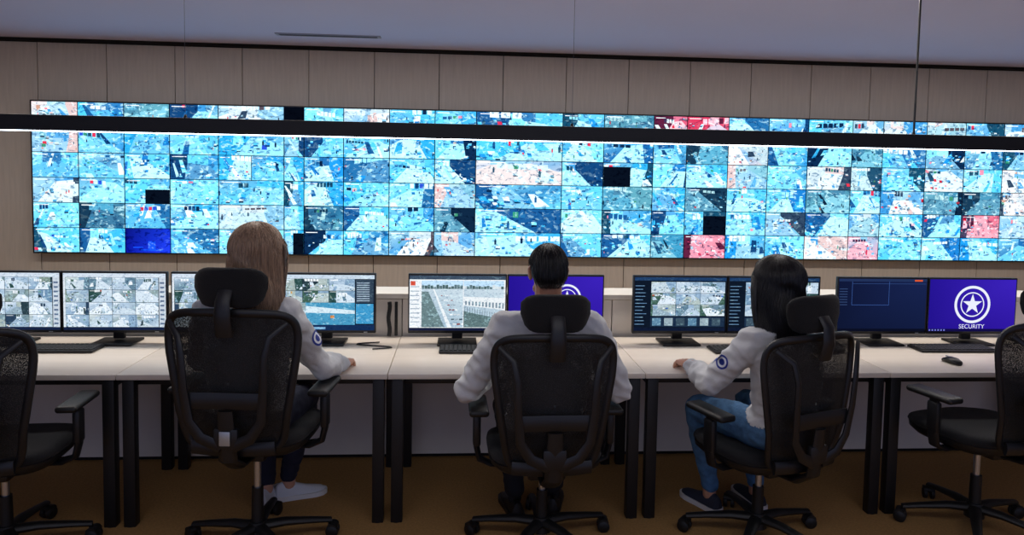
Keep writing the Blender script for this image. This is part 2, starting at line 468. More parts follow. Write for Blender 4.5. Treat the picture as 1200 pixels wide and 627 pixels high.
# ------------------------------------------------------------------ desks
YD = 3.40
def desk(x0):
    e = empty('desk', (x0, YD, 0)); w = 1.251
    b = MB(); b.box((w/2, .39, .7275), (w-.003, .78, .025), 0, .002); b.build('top', ['desk'], e, True, 30)
    b = MB()
    for lx in (.045, w-.045):
        b.box((lx, .045, .357), (.055, .05, .714), 0, .004)
        b.box((lx, .70, .357), (.055, .05, .714), 0, .004)
        b.box((lx, .37, .69), (.045, .62, .045), 0, .003)
        for ly in (.045, .70): b.cyl((lx, ly, 0), (lx, ly, .012), .026, n=16)
    b.box((w/2, .08, .692), (w-.14, .03, .035), 0, .003)
    b.box((w/2, .69, .685), (w-.14, .03, .05), 0, .003)
    b.box((w/2, .60, .63), (w-.4, .12, .05), 0, .004)
    b.build('frame', ['legblk'], e, True)
for k in range(-2, 5): desk(-1.584+1.2515*k)

# ------------------------------------------------------------------ monitors
def grid(P, x0, y0, x1, y1, nx, ny, r, st='park', L=2):
    for i in range(nx):
        for j in range(ny):
            feed(P, x0+(x1-x0)*i/nx+.001, y0+(y1-y0)*j/ny+.001, x0+(x1-x0)*(i+1)/nx-.001, y0+(y1-y0)*(j+1)/ny-.001, r, st, L)
SW, SH = .536, .310
def logo(P, cx, cz, s, L=3):
    n = 48; wh = (236, 240, 255)
    for k in range(n):
        a = 2*pi*k/n; c = 2*pi*(k+1)/n
        for ra, rb in ((s, s*.86), (s*.66, s*.6)):
            P.poly([(cx+ra*math.cos(a), cz+ra*math.sin(a)), (cx+ra*math.cos(c), cz+ra*math.sin(c)), (cx+rb*math.cos(c), cz+rb*math.sin(c)), (cx+rb*math.cos(a), cz+rb*math.sin(a))], wh, L)
    o = [(cx+s*.56*math.cos(pi/2+2*pi*i/5), cz+s*.56*math.sin(pi/2+2*pi*i/5)) for i in range(5)]
    q = [(cx+s*.22*math.cos(pi/2+pi/5+2*pi*i/5), cz+s*.22*math.sin(pi/2+pi/5+2*pi*i/5)) for i in range(5)]
    for i in range(5):
        P.poly([(cx, cz), q[i-1], o[i], q[i]], wh, L+1)
def monitor(xc, kind, seed):
    e = empty('monitor', (xc, 4.0, .74)); r = random.Random(seed)
    b = MB(); b.box((0, .012, .2285), (.552, .026, .336), 0, .004); b.box((0, .034, .23), (.34, .03, .2), 0, .01)
    b.box((0, .05, .13), (.06, .03, .22), 0, .006)
    b.box((0, .02, .007), (.22, .17, .012), 0, .005)
    b.box((.22, -.0015, .067), (.02, .002, .004), 1)
    b.build('casing', ['blk', 'silver'], e, True, 30)
    P = Pic(.00006); W = SW; H = SH
    if kind == 'grid':
        P.rect(0, 0, W, H, (20, 30, 44), 0); P.rect(0, H*.93, W, H, (206, 218, 232), 1); P.rect(0, 0, W, H*.05, (24, 36, 66), 1)
        P.rect(W*.0, H*.05, W*.02, H*.93, (220, 228, 236), 1)
        grid(P, W*.02, H*.05, W*.93, H*.93, 4, 4, r); P.rect(W*.935, H*.05, W, H*.93, (196, 206, 218), 1)
        for i in range(10): P.rect(W*.945, H*(.1+.08*i), W*.985, H*(.13+.08*i), (90, 110, 140), 2)
    elif kind == 'street':
        P.rect(0, 0, W, H, (22, 34, 50), 0); P.rect(0, H*.93, W, H, (196, 212, 228), 1); P.rect(0, 0, W, H*.1, (20, 44, 84), 1)
        grid(P, 0, H*.5, W*.8, H*.93, 3, 2, r)
        P.rect(W*.0, H*.1, W*.8, H*.5, (70, 150, 190), 1); grid(P, 0, H*.1, W*.3, H*.5, 1, 1, r)
        P.poly([(W*.3, H*.32), (W*.8, H*.3), (W*.8, H*.36), (W*.3, H*.44)], (210, 230, 240), 2)
        P.rect(W*.55, H*.22, W*.59, H*.27, (220, 140, 60), 2)
        P.rect(W*.81, H*.5, W*.99, H*.92, (50, 66, 84), 1)
        for i in range(9): P.rect(W*.82, H*(.53+.04*i), W*.95, H*(.545+.04*i), (170, 190, 210), 2)
        P.rect(W*.81, H*.12, W*.99, H*.48, (60, 150, 200), 1)
        P.rect(0, H*.02, W*.5, H*.06, (120, 170, 210), 2)
    elif kind == 'roofs':
        P.rect(0, 0, W, H, (236, 240, 244), 0); P.rect(0, H*.93, W, H, (60, 76, 96), 1); P.rect(0, 0, W, H*.05, (24, 30, 60), 1)
        for i in range(9): P.rect(W*.01, H*(.15+.08*i), W*.1, H*(.165+.08*i), (140, 160, 180), 2)
        P.rect(W*.01, H*.82, W*.06, H*.9, (210, 80, 60), 2)
        x0, x1, x2 = W*.125, W*.56, W*.985; y0 = H*.06; y1 = H*.91
        for a, c in ((x0, x1-.002), (x1+.002, x2)):
            rc = (a, y0, c, y1); w = c-a
            P.rect(a, y0, c, y1, [(150, 176, 196), (170, 194, 210), (206, 222, 232), (196, 214, 226)], 1)
            P.rect(a, y1-H*.1, c, y1, (190, 222, 246), 2)
            for i in range(14): P.rect(a+w*i/14, y1-H*.15, a+w*(i+.9)/14, y1-H*r.uniform(.07, .12), r.choice([(70, 94, 96), (90, 114, 122), (210, 220, 226), (76, 100, 104)]), 3, rc)
        # left feed: car park with rows of cars and a verge
        rc = (x0, y0, x1-.002, y1); w = x1-x0
        P.poly([(x0, y0), (x0+w*.55, y0), (x0+w*.16, y1-H*.2), (x0, y1-H*.2)], (104, 128, 132), 3.5, rc)
        P.poly([(x0+w*.62, y0), (x0+w*.72, y0), (x0+w*.3, y1-H*.15), (x0+w*.27, y1-H*.15)], (232, 238, 242), 3.7, rc)
        for row in range(7):
            t = row/7; yy = y0+H*(.04+.62*t); s = w*(.085-.055*t); n = int(5+5*t)
            for i in range(n):
                bx = x0+w*(.95-.35*t)-i*s*1.25
                if bx > x0+w*(.72-.4*t): P.poly([(bx, yy), (bx+s, yy+s*.1), (bx+s*1.05, yy+s*.55), (bx+s*.1, yy+s*.5)], r.choice([(238, 242, 246), (70, 84, 96), (150, 166, 178), (206, 214, 220), (140, 60, 60)]), 4+row*.1, rc)
        # right feed: yard with a fence line and a long white building
        rc = (x1+.002, y0, x2, y1); w = x2-x1
        P.poly([(x1, y0), (x2, y0), (x2, y0+H*.14), (x1, y0+H*.3)], (94, 118, 120), 4, rc)
        P.poly([(x1, H*.46), (x2, H*.38), (x2, H*.6), (x1, H*.62)], (230, 236, 240), 4, rc)
        for i in range(12): P.rect(x1+.01+i*.019, H*(.47-.006*i), x1+.02+i*.019, H*(.54-.003*i), (120, 140, 156), 5, rc)
        for i in range(16): P.rect(x1+.008+i*.014, H*(.30-.009*i), x1+.010+i*.014, H*(.44-.009*i), (60, 80, 90), 6, rc)
    elif kind == 'logo' or kind == 'logo2':
        P.rect(0, 0, W, H, [(34, 18, 140), (46, 22, 160), (60, 34, 188), (38, 20, 150)], 0); P.rect(0, 0, W, H*.05, (18, 14, 70), 1)
        for i in range(6): P.rect(W*.01+i*.018, H*.012, W*.01+i*.018+.009, H*.04, (120, 130, 220), 2)
        logo(P, W*.5, H*.52, H*.36) if kind == 'logo' else logo(P, W*.62, H*.60, H*.26)
    elif kind == 'vms':
        P.rect(0, 0, W, H, (14, 24, 40), 0); P.rect(0, H*.94, W, H, (30, 60, 100), 1); P.rect(0, 0, W, H*.06, (16, 26, 50), 1)
        for i in range(12): P.rect(W*.01, H*(.12+.065*i), W*(.09+.05*r.random()), H*(.13+.065*i), (110, 150, 190), 1)
        grid(P, W*.18, H*.28, W*.99, H*.92, 3, 3, r)
        P.rect(W*.18, H*.08, W*.99, H*.26, (28, 46, 70), 1)
        for i in range(6): P.rect(W*.2+i*.07, H*.1, W*.2+i*.07+.05, H*.24, r.choice([(90, 130, 160), (150, 170, 180), (60, 80, 96)]), 2)
    elif kind == 'empty':
        P.rect(0, 0, W, H, [(14, 22, 50), (18, 28, 64), (24, 36, 80), (16, 24, 56)], 0); P.rect(0, 0, W, H*.05, (10, 14, 34), 1)
        P.rect(0, H*.95, W, H, (34, 50, 90), 1)
        for xx in (.15, .57): P.rect(W*xx, H*.5, W*xx+.0015, H*.95, (70, 110, 190), 2)
        P.rect(W*.15, H*.5, W*.57, H*.5+.0015, (70, 110, 190), 2)
        P.rect(W*.15, H*.905, W*.99, H*.91, (60, 90, 150), 2)
        for i in range(7): P.rect(W*.01, H*(.5+.05*i), W*.1, H*(.51+.05*i), (60, 84, 130), 2)
        P.rect(W*.86, H*.955, W*.95, H*.985, (230, 90, 40), 2)
    P.build('screen', M['logopic' if kind in ('logo', 'logo2', 'empty') else 'mpic'], e, (-W/2, -.0015, .2285-H/2+.003))
    if kind == 'logo':
        cu = bpy.data.curves.new('caption', 'FONT'); cu.body = 'SECURITY'; cu.size = .036; cu.align_x = 'CENTER'
        cu.materials.append(M['white_em']); o = bpy.data.objects.new('caption', cu); COL.objects.link(o); o.parent = e
        o.rotation_euler = (pi/2, 0, 0); o.location = (0, -.0035, .095)
for xc, k, sd in ((-2.415, 'grid', 3), (-1.86, 'grid', 4), (-1.29, 'grid', 5), (-.735, 'street', 6), (-.005, 'roofs', 7), (.55, 'logo2', 8),
                  (1.27, 'vms', 9), (1.825, 'vms', 10), (2.48, 'empty', 11), (3.036, 'logo', 12)):
    monitor(xc, k, sd)

# keyboards, mice, phone, cables
def keyboard(x, y, rz=0):
    e = empty('keyboard', (x, y, .74), rz); b = MB(); b.box((0, 0, .009), (.44, .14, .014), 0, .004)
    for j in range(5):
        for i in range(18):
            b.box((-.204+i*.024, -.05+j*.025, .019), (.02, .02, .006), 1, .002, seg=1)
    b.build('keys', ['blk', 'key'], e, True)
def mouse(x, y, rz=0):
    e = empty('computer_mouse', (x, y, .74), rz); b = MB(); rings = []
    for t, w, h in ((-.055, .012, .012), (-.045, .026, .024), (-.02, .031, .034), (.015, .029, .034), (.042, .024, .022), (.053, .012, .010)):
        rings.append([Vector((w*math.cos(a), t, max(0, h*.5+h*.5*math.sin(a)))) for a in [2*pi*k/16 for k in range(16)]])
    b.loft(rings, 0); b.box((0, .03, .031), (.006, .016, .008), 1, .002); b.build('shell', ['blk', 'silver'], e)
for x, y, rz in ((-2.1, 3.86, 0), (-1.2, 3.84, .05), (.12, 3.84, -.02), (1.62, 3.84, .03), (2.82, 3.86, -.02)): keyboard(x, y, rz)
mouse(-2.02+.33-.62, 3.72); mouse(2.62, 3.58, .2); mouse(.52, 3.74); mouse(-.86, 3.76, .1)
# telephone
e = empty('desk_telephone', (2.03, 3.84, .748), .25)
b = MB(); rt = Matrix.Rotation(math.radians(22), 3, 'X')
b.box((0, 0, .04), (.2, .18, .03), 0, .008, rot=rt); b.box((0, .05, .025), (.16, .05, .05), 0, .006)
b.box((.04, .03, .068), (.09, .05, .004), 1, .001, rot=rt)
for i in range(4):
    for j in range(3): b.box((.015+i*.02, -.055+j*.02, .034+j*.008), (.014, .013, .006), 2, .002, rot=rt, seg=1)
b.tube([(-.07, -.085, .045), (-.07, -.05, .075), (-.07, .0, .085), (-.07, .055, .105), (-.07, .085, .09)], [(.02, .022), (.016, .018), (.013, .016), (.016, .018), (.02, .022)], 12, 0)
b.build('body', ['blk', 'silver', 'key'], e)
e = empty('power_cable', (0, 0, 0)); b = MB()
b.tube([(-.46+.10*math.sin(i*.5), 3.86+.012*i, .746+.0*i) for i in range(14)], .004, 8)
b.tube([(-.40+.004*math.sin(i), 4.155, .75+.022*i) for i in range(10)], .012, 8)
b.tube([(-.36, 4.16, .75+.022*i) for i in range(10)], .009, 8)
b.tube([(3.36, 4.0+.02*i, .747) for i in range(8)], .006, 8)
b.build('leads', ['blk'], e)

# ------------------------------------------------------------------ pendant linear lamp
YL = 4.0
e = empty('linear_pendant_lamp', (0, YL, 1.93)); b = MB()
b.box((.7, 0, .0), (11.6, .06, .082), 0, .003)
b.box((.7, .0, -.0425), (11.5, .026, .005), 1)
b.build('profile', ['blk2', 'led'], e, False)
b = MB()
for x in (-1.50+.02, .62, ): b.cyl((x, 0, .04), (x, 0, ZC-1.93), .0012, n=6)
b.tube([(2.62, 0, .04), (2.62, 0, ZC-1.93)], .006, 8, 1)
b.tube([(-4.2, 0, .04), (-4.2, 0, ZC-1.93)], .0015, 8, 0)
for x in (-1.48, .62, 2.62): b.cyl((x, 0, .035), (x, 0, .06), .012, .006, 10, 1)
b.build('suspension', ['wire', 'blk'], e)

# ------------------------------------------------------------------ chairs
def chair(loc, rz, hs=0.0, back_extra=0.0, tag=False, headrest=True):
    e = empty('office_chair', (loc[0], loc[1], 0), rz); sz = .49+hs
    # base
    b = MB(); a0 = .35
    b.cyl((0, 0, .065), (0, 0, .135), .045, .036, 20)
    for i in range(5):
        a = a0-rz+2*pi*i/5; d = Vector((math.cos(a), math.sin(a), 0))
        b.tube([d*.02+Vector((0, 0, .108)), d*.12+Vector((0, 0, .108)), d*.24+Vector((0, 0, .092)), d*.325+Vector((0, 0, .078))],
               [(.022, .030), (.018, .026), (.014, .021), (.012, .018)], 12, 0, up=(0, 0, 1))
        p = d*.32; b.cyl(p+Vector((0, 0, .05)), p+Vector((0, 0, .085)), .009, n=10)
        s = Vector((-d.y, d.x, 0)); s = (s*.9+d*.4).normalized(); q = p+s.cross(Vector((0, 0, 1)))*.012
        for sg in (-1, 1):
            b.tube([q+s*sg*.008+Vector((0, 0, .029)), q+s*sg*.010+Vector((0, 0, .029)), q+s*sg*.024+Vector((0, 0, .029)), q+s*sg*.028+Vector((0, 0, .029))], [.026, .029, .029, .024], 18)
        b.tube([q+s*-.026+Vector((0, 0, .05)), q+s*.026+Vector((0, 0, .05))], [(.018, .024)]*2, 12, 0, up=(0, 0, 1))
    b.cyl((0, 0, .13), (0, 0, .26+hs*.3), .027, .025, 20)
    b.build('star_base', ['blk2'], e)
    b = MB(); b.cyl((0, 0, .24+hs*.3), (0, 0, sz-.09), .0155, n=18); b.build('gas_lift', ['chrome'], e)
    # mechanism
    b = MB(); b.box((0, -.02, sz-.105), (.17, .26, .05), 0, .015); b.tube([(.08, .03, sz-.1), (.2, .04, sz-.105), (.25, .04, sz-.1)], [.006, .006, .01], 8)
    b.tube([(0, -.12, sz-.11), (0, -.24, sz-.10), (0, -.315, sz-.05), (0, -.335, sz+.06), (0, -.345, sz+.16)], [(.018, .045), (.018, .045), (.016, .04), (.013, .036), (.010, .03)], 14, 0, up=(0, 1, .3))
    b.build('tilt_mechanism', ['blk'], e)
    # seat
    b = MB()
    def se(w, d, z, yo=0, n=40, front=0):
        o = []
        for k in range(n):
            t = 2*pi*k/n; cx, sy = math.cos(t), math.sin(t)
            x = abs(cx)**.55*(1 if cx > 0 else -1)*w; y = abs(sy)**.6*(1 if sy > 0 else -1)*d
            o.append(Vector((x, y+yo+.02, z-front*sst(.05, .25, y))))
        return o
    b.loft([se(.17, .17, sz-.095), se(.225, .215, sz-.085), se(.25, .24, sz-.06), se(.252, .243, sz-.04)], 0)
    b.loft([se(.247, .238, sz-.042, front=.0), se(.256, .248, sz-.025, front=.005), se(.252, .243, sz-.006, front=.012), se(.225, .215, sz+.006, front=.018), se(.15, .15, sz+.002, front=.016), se(.05, .05, sz, front=.0)], 1)
    b.build('seat', ['blk', 'fab'], e, True, 60)
    # backrest
    zb, zt = sz-.03, sz+.55
    zc = (zb+zt)/2; hh = (zt-zb)/2
    def bp(x, z, off=0):
        u = (z-zb)/(zt-zb)
        y = -.262-.075*u+.035*math.sin(pi*u*1.1)*-.3+.05*(x/.25)**2-.02*math.cos(2*pi*(u-.35))*.5
        return Vector((x, y+off, z))
    def outl(k, sc=1.0, off=0):
        cx, sy = math.cos(k), math.sin(k)
        xx = abs(cx)**.27*(1 if cx > 0 else -1); zz = abs(sy)**.27*(1 if sy > 0 else -1)
        z = zc+zz*hh*sc; u = (z-zb)/(zt-zb)
        w = (.188+.068*sst(-.1, .95, u))+back_extra
        zz2 = z-.012*(xx**2)*(1 if zz > 0 else 0)*sc
        return bp(xx*w*sc, zz2, off)
    n = 72
    b = MB(); b.tube([outl(2*pi*(k+.5)/n) for k in range(n)], [(.012, .017)]*n, 10, 0, up=(0, 1, 0), closed=True)
    # lower shell lip + uprights + lumbar yoke
    for sg in (-1, 1):
        b.tube([(sg*.02, -.335, sz+.01), (sg*.10, -.345, sz+.05), (sg*.145, -.35, sz+.12), (sg*.158, -.365, sz+.25), (sg*.163, -.372, sz+.38), (sg*.18, -.36, sz+.46), (sg*.235, -.315, sz+.51)],
               [(.012, .026), (.010, .024), (.009, .020), (.008, .017), (.008, .015), (.008, .014), (.008, .012)], 10, 0, up=(0, 1, 0))
    b.tube([tuple(bp(-.15+.3*i/8, sz+.20, -.05)-Vector((0, -.02*math.cos((i-4)*.4), 0))) for i in range(9)], [(.009, .035)]*9, 10, 0, up=(0, 1, 0))
    b.box(tuple(bp(0, sz+.045, -.055)), (.10, .03, .085), 0, .01)
    if tag: b.box(tuple(bp(0, sz+.05, -.073)), (.044, .004, .058), 1, .003); b.cyl(tuple(bp(0, sz+.035, -.074)), tuple(bp(0, sz+.035, -.078)), .012, n=16, m=0)
    b.tube([(-.17, -.262, zb+.012), (-.09, -.272, zb+.008), (0, -.275, zb+.006), (.09, -.272, zb+.008), (.17, -.262, zb+.012)], [(.012, .03)]*5, 10, 0, up=(0, 1, 0))
    b.build('back_frame', ['blk', 'silver'], e)
    b = MB(); rings = [[outl(2*pi*(k+.5)/n, s_) for k in range(n)] for s_ in (1.0, .93, .8, .62, .42, .2, .02)]
    b.loft(rings, 0, cap=False); b.build('back_mesh', ['mesh'], e, True, 80)
    if headrest:
        b = MB()
        b.tube([(0, -.352, zt-.09), (0, -.372, zt-.02), (0, -.365, zt+.05), (0, -.335, zt+.09)], [(.010, .034), (.010, .034), (.010, .03), (.010, .03)], 12, 0, up=(0, 1, 0))
        rings = []
        zh = zt+.098
        for i in range(15):
            x = -.146+.292*i/14; s_ = 1-abs(i-7)/7.0; k = (.3, .8, 1)[min(2, 7-abs(i-7))]
            yy = -.315+.035*(x/.14)**2
            ring = []
            for q in range(16):
                t = 2*pi*q/16; cy = math.cos(t); cz = math.sin(t)
                zr = abs(cz)**.6*(1 if cz > 0 else -1)
                hz_ = (.60, .86, .96, 1)[min(3, 7-abs(i-7))]*.08
                ring.append(Vector((x*(1 if zr > 0 else 1+.12*zr), yy+abs(cy)**.8*(1 if cy > 0 else -1)*.024*k, zh+zr*hz_-.006*(x/.14)**2)))
            rings.append(ring)
        b.loft(rings, 1)
        b.build('headrest', ['blk', 'fab'], e, True, 60)
    # armrests
    b = MB()
    for sg in (-1, 1):
        b.tube([(sg*.12, -.01, sz-.10), (sg*.24, -.01, sz-.10), (sg*.292, -.01, sz-.075), (sg*.305, -.01, sz-.02), (sg*.305, -.01, sz+.10)], [(.012, .03), (.012, .03), (.014, .03), (.014, .03), (.015, .028)], 12, 0)
        b.box((sg*.305, -.01, sz+.06), (.034, .062, .15), 0, .012)
        b.box((sg*.305, -.01, sz+.14), (.022, .045, .06), 0, .006)
        b.box((sg*.300, .0, sz+.165), (.088, .25, .03), 1, .014, seg=4)
    b.build('armrests', ['blk', 'blk2'], e)
    return e

chair((-.885, 3.2), math.radians(-5), hs=.10, tag=True, back_extra=.012)
chair((.395, 3.2), math.radians(1.5))
chair((1.42, 3.2), math.radians(20))
chair((-1.96, 3.2), math.radians(4), hs=.02)
chair((2.545, 3.26), math.radians(14), hs=.045)

# ------------------------------------------------------------------ people
def shoe(mb, ank, d, mu, ms):
    d = Vector((d[0], d[1], 0)).normalized(); s = Vector((d.y, -d.x, 0)); o = Vector((ank[0], ank[1], 0)); lift = max(0, ank[2]-.095)
    prof = [(-.072, .016, .055), (-.062, .032, .080), (-.03, .037, .092), (.01, .038, .090), (.05, .039, .072), (.09, .043, .058), (.13, .045, .050), (.165, .038, .042), (.185, .022, .032), (.193, .008, .024)]
    rings = []; sr = []
    for y, w, h in prof:
        lf = lift*clamp((.12-y)/.19, 0, 1)
        ring = []
        for k in range(20):
            a = 2*pi*k/20; ca = math.cos(a); sa = math.sin(a)
            ww = w*(abs(ca)**.8)*(1 if ca > 0 else -1)*(1-.25*max(0, sa))
            zz = .012+(h-.012)*max(0, sa)+(.0 if sa >= 0 else 0)
            ring.append(o+d*y+s*ww+Vector((0, 0, zz+lf)))
        rings.append(ring)
        sr.append([o+d*(y*1.02)+s*((w+.004)*sg)+Vector((0, 0, z+lf)) for sg, z in ((-1, 0.0), (1, 0.0), (1, .024), (-1, .024))])
    mb.loft(rings, mu); mb.loft(sr, ms)

def hand(wr, fwd, nrm, thumb, name, m, root, curl=1.0, sc=1.0):
    """wr wrist point, fwd finger direction, nrm palm-facing direction, thumb side direction"""
    f = Vector(fwd).normalized(); n = Vector(nrm); n = (n-f*n.dot(f)).normalized(); t = Vector(thumb); t = (t-f*t.dot(f)-n*t.dot(n)).normalized()
    o = Vector(wr); mb = MB()
    mb.cap(o-f*.05, .024*sc, o+f*.02*sc, .023*sc)
    kn = [(.028, .088, .0102), (.0095, .092, .0105), (-.0095, .088, .0098), (-.027, .080, .0088)]
    ln = [(.040, .025, .020), (.045, .028, .021), (.041, .026, .020), (.032, .020, .017)]
    for i, (s, y, r_) in enumerate(kn):
        k = o+(t*s+f*y)*sc
        mb.cap(o+(t*s*.62+f*.01)*sc, .0155*sc, k, (r_+.0022)*sc)
        p = k; ang = 0; spread = s*2.2
        for j, L in enumerate(ln[i]):
            ang += math.radians((16, 26, 18)[j]+i*3)*curl
            d = ((f+t*spread*.6).normalized()*math.cos(ang)+n*math.sin(ang))
            q = p+d*L*sc; rr = r_*(1-.1*j)*sc
            mb.cap(p, rr, q, rr*.92); p = q
    # palm pads and thumb
    mb.cap(o+(t*.02+f*.02+n*.006)*sc, .016*sc, o+(t*.03+f*.05+n*.01)*sc, .013*sc)
    mb.cap(o+(-t*.02+f*.02+n*.006)*sc, .014*sc, o+(-t*.024+f*.06+n*.006)*sc, .012*sc)
    p = o+(t*.030+f*.040+n*.008)*sc; q = p+(t*.024+f*.026+n*.010)*sc; w = q+(t*.008+f*.027+n*.008)*sc
    mb.cap(p, .0125*sc, q, .0112*sc); mb.cap(q, .0112*sc, w, .0092*sc)
    return remeshed(mb, name, [m], root, .0032, 2)

def person(name, loc, rz, J, skin, pants, shoemats, w=1.0, headyaw=0, headpitch=0, hair='short', hairm=('hairb', 'hairb2'), hair_end=1.1, seed=1, patches=(), hw=1.0):
    root = empty(name, (loc[0], loc[1], 0), rz)
    V = Vector
    mb = MB(); SH_, PT, = 0, 1
    hipc = (V(J['hipL'])+V(J['hipR']))/2; shc = (V(J['shL'])+V(J['shR']))/2
    nb = V(J['neck'])
    # torso loft along the spine
    ctrl = [(-.10, .135, .10), (-.03, .178, .128), (.04, .178, .128), (.14, .158, .118), (.28, .156, .112), (.45, .164, .118), (.66, .178, .124), (.84, .178, .118), (.95, .165, .098), (1.02, .125, .080), (1.08, .078, .064), (1.13, .056, .056)]
    top = shc
    rings = []; lab = []
    side = (V(J['shR'])-V(J['shL'])); side.z = 0; side.normalize()
    fw = V((-side.y, side.x, 0))
    for t, rx, ry in ctrl:
        if t <= 1: c = hipc.lerp(top, t)+fw*(-.03*math.sin(pi*clamp(t, 0, 1)))*J.get('slump', 1)
        else: c = top.lerp(nb, min(1.15, (t-1)/.13))
        rings.append([c+side*rx*w*math.cos(a)*(abs(math.cos(a))**-.12 if abs(math.cos(a)) > .05 else 1)+fw*ry*w*math.sin(a) for a in [2*pi*k/28 for k in range(28)]])
    # densify
    dr = []
    for i in range(len(rings)-1):
        for q in range(4):
            dr.append([rings[i][k].lerp(rings[i+1][k], q/4) for k in range(28)])
    dr.append(rings[-1])
    mb.loft(dr, SH_)
    # collar
    mb.tube([nb+V((.062*math.cos(a)*w, .060*math.sin(a), .012-.012*math.sin(a))) for a in [2*pi*k/20 for k in range(20)]], [(.016, .008)]*20, 8, SH_, up=(0, 0, 1), closed=True)
    for s_ in 'LR':
        sh, el, wr = V(J['sh'+s_]), V(J['el'+s_]), V(J['wr'+s_])
        mid = shc.lerp(sh, .55)+V((0, 0, .0))
        mb.cap(mid, .070*w, sh, .064*w, SH_)
        mb.cap(sh, .066*w, sh.lerp(el, .5), .060*w, SH_); mb.cap(sh.lerp(el, .5), .060*w, el, .054*w, SH_)
        mb.cap(el, .055*w, el.lerp(wr, .45), .054*w, SH_); mb.cap(el.lerp(wr, .45), .053*w, el.lerp(wr, .80), .038*w, SH_)
        mb.cap(el.lerp(wr, .80), .035*w, el.lerp(wr, .90), .034*w, SH_)
        hp, kn, an = V(J['hip'+s_]), V(J['kn'+s_]), V(J['an'+s_])
        mb.cap(hp, .096*w, hp.lerp(kn, .5), .088*w, PT); mb.cap(hp.lerp(kn, .5), .088*w, kn, .066*w, PT)
        mb.cap(kn, .066*w, kn.lerp(an, .35), .063*w, PT); mb.cap(kn.lerp(an, .35), .063*w, an+V((0, 0, .03)), .046*w, PT)
    mb.ell(hipc+V((0, -.02, -.0)), (.185*w, .135*w, .105), PT)
    def disp(co, lab):
        q = co*9+V((seed*3, 0, 0)); a = noise.noise(V((q.x, q.y, q.z*2.2))); c = noise.noise(co*26+V((0, seed, 0)))
        rd = 1-abs(noise.noise(V((co.x*12+seed, co.y*12, co.z*20+co.x*10))))*2
        return (a*.011+c*.004+rd*.010-.003) if lab == 0 else (a*.004+c*.002+rd*.004-.003)
    def relabel(co, l):
        d = co-hipc; fy = d.dot(fw); sx = abs(d.dot(side))
        if d.z < .14 and fy < .16 and sx < .24*w: return SH_ if d.z > .035+.62*max(0, fy) else PT
        return l
    body = remeshed(mb, 'clothed_body', ['shirt', pants], root, .0080, 4, disp, relabel)
    # shoes and ankles
    sb = MB()
    for s_ in 'LR':
        an = V(J['an'+s_]); shoe(sb, an, J['ft'+s_], 0, 1)
        sb.cap(an+V((0, 0, -.02)), .033, an+V((0, 0, .06)), .036, 2)
    sb.build('shoes', [shoemats[0], shoemats[1], skin if shoemats[2] else 'dark'], root)
    # hands
    for s_ in 'LR':
        wr = V(J['wr'+s_]); sgn = 1 if s_ == 'L' else -1
        hand(wr, J['hf'+s_], (0, 0, -1), (sgn, .1, 0), 'hand_'+('left' if s_ == 'L' else 'right'), skin, root, J.get('curl', 1.), .98*w)
    # head
    hc = V(J['head']); rot = Matrix.Rotation(headyaw, 3, 'Z') @ Matrix.Rotation(headpitch, 3, 'X')
    H = lambda x, y, z: hc+rot @ V((x, y, z))
    hb = MB()
    hb.ell(H(0, -.012, .022), (.076, .096, .090), 0, rot, 24, 16)
    hb.ell(H(0, .028, -.040), (.060, .062, .074), 0, rot, 20, 14)
    hb.ell(H(0, .062, -.092), (.024, .022, .020), 0, rot)
    hb.cap(H(-.045, .02, -.075), .022, H(0, .06, -.092), .020, 0); hb.cap(H(.045, .02, -.075), .022, H(0, .06, -.092), .020, 0)
    hb.cap(H(0, .086, .012), .008, H(0, .107, -.026), .012, 0); hb.ell(H(-.011, .097, -.030), (.009, .009, .007), 0, rot); hb.ell(H(.011, .097, -.030), (.009, .009, .007), 0, rot)
    hb.cap(H(-.045, .066, .026), .010, H(-.012, .083, .026), .010, 0); hb.cap(H(.045, .066, .026), .010, H(.012, .083, .026), .010, 0)
    for sg in (-1, 1): hb.ell(H(sg*.042, .060, -.028), (.02, .018, .018), 0, rot)
    hb.ell(H(0, .087, -.058), (.024, .009, .0055), 1, rot); hb.ell(H(0, .085, -.067), (.020, .009, .006), 1, rot)
    for sg in (-1, 1):
        er = rot @ Matrix.Rotation(sg*math.radians(-22), 3, 'Z')
        hb.ell(H(sg*.081, -.012, -.004), (.0075, .020, .032), 0, er); hb.ell(H(sg*.084, -.018, .008), (.0075, .014, .018), 0, er); hb.ell(H(sg*.078, -.004, -.028), (.007, .010, .012), 0, er)
    hb.cap(H(0, -.018, -.05), .056*w, nb+V((0, .0, -.03)), .058*w, 0)
    remeshed(hb, 'head', [skin, 'lip'], root, .0042, 3)
    eb = MB()
    for sg in (-1, 1):
        eb.ell(H(sg*.031, .073, .004), (.0125, .0125, .010), 0, rot); eb.ell(H(sg*.031, .0815, .004), (.0055, .0045, .0055), 1, rot)
    eb.build('eyes', ['eyew', 'eyed'], root)
    # hair: shell plus strands
    rr = random.Random(seed)
    A = V((.088, .108, .102)) if hair == 'short' else V((.102*hw, .120, .108))
    def hp_(th, t, off=0.0):
        """th azimuth (0=face), t 0..1"""
        ab = abs(th)
        if hair == 'short':
            amax = math.radians(62+30*sst(.9, 1.5, ab)+58*sst(1.7, 2.5, ab))
            a = t*amax; sc = 1+off-.05*sst(.8, 1, t)
            zz = math.cos(a)*A.z*sc
            p = V((math.sin(a)*math.sin(th)*A.x*sc, math.sin(a)*math.cos(th)*A.y*sc-.012, (zz if zz > 0 else zz*1.15)+.022))
            if a > pi/2: p.x *= 1+.35*(a-pi/2); p.y = -.012+(p.y+.012)*(1+.30*(a-pi/2))
            return hc+rot @ p
        fallw = sst(.95, 1.35, ab)
        amax = math.radians(56+40*sst(.8, 1.4, ab))
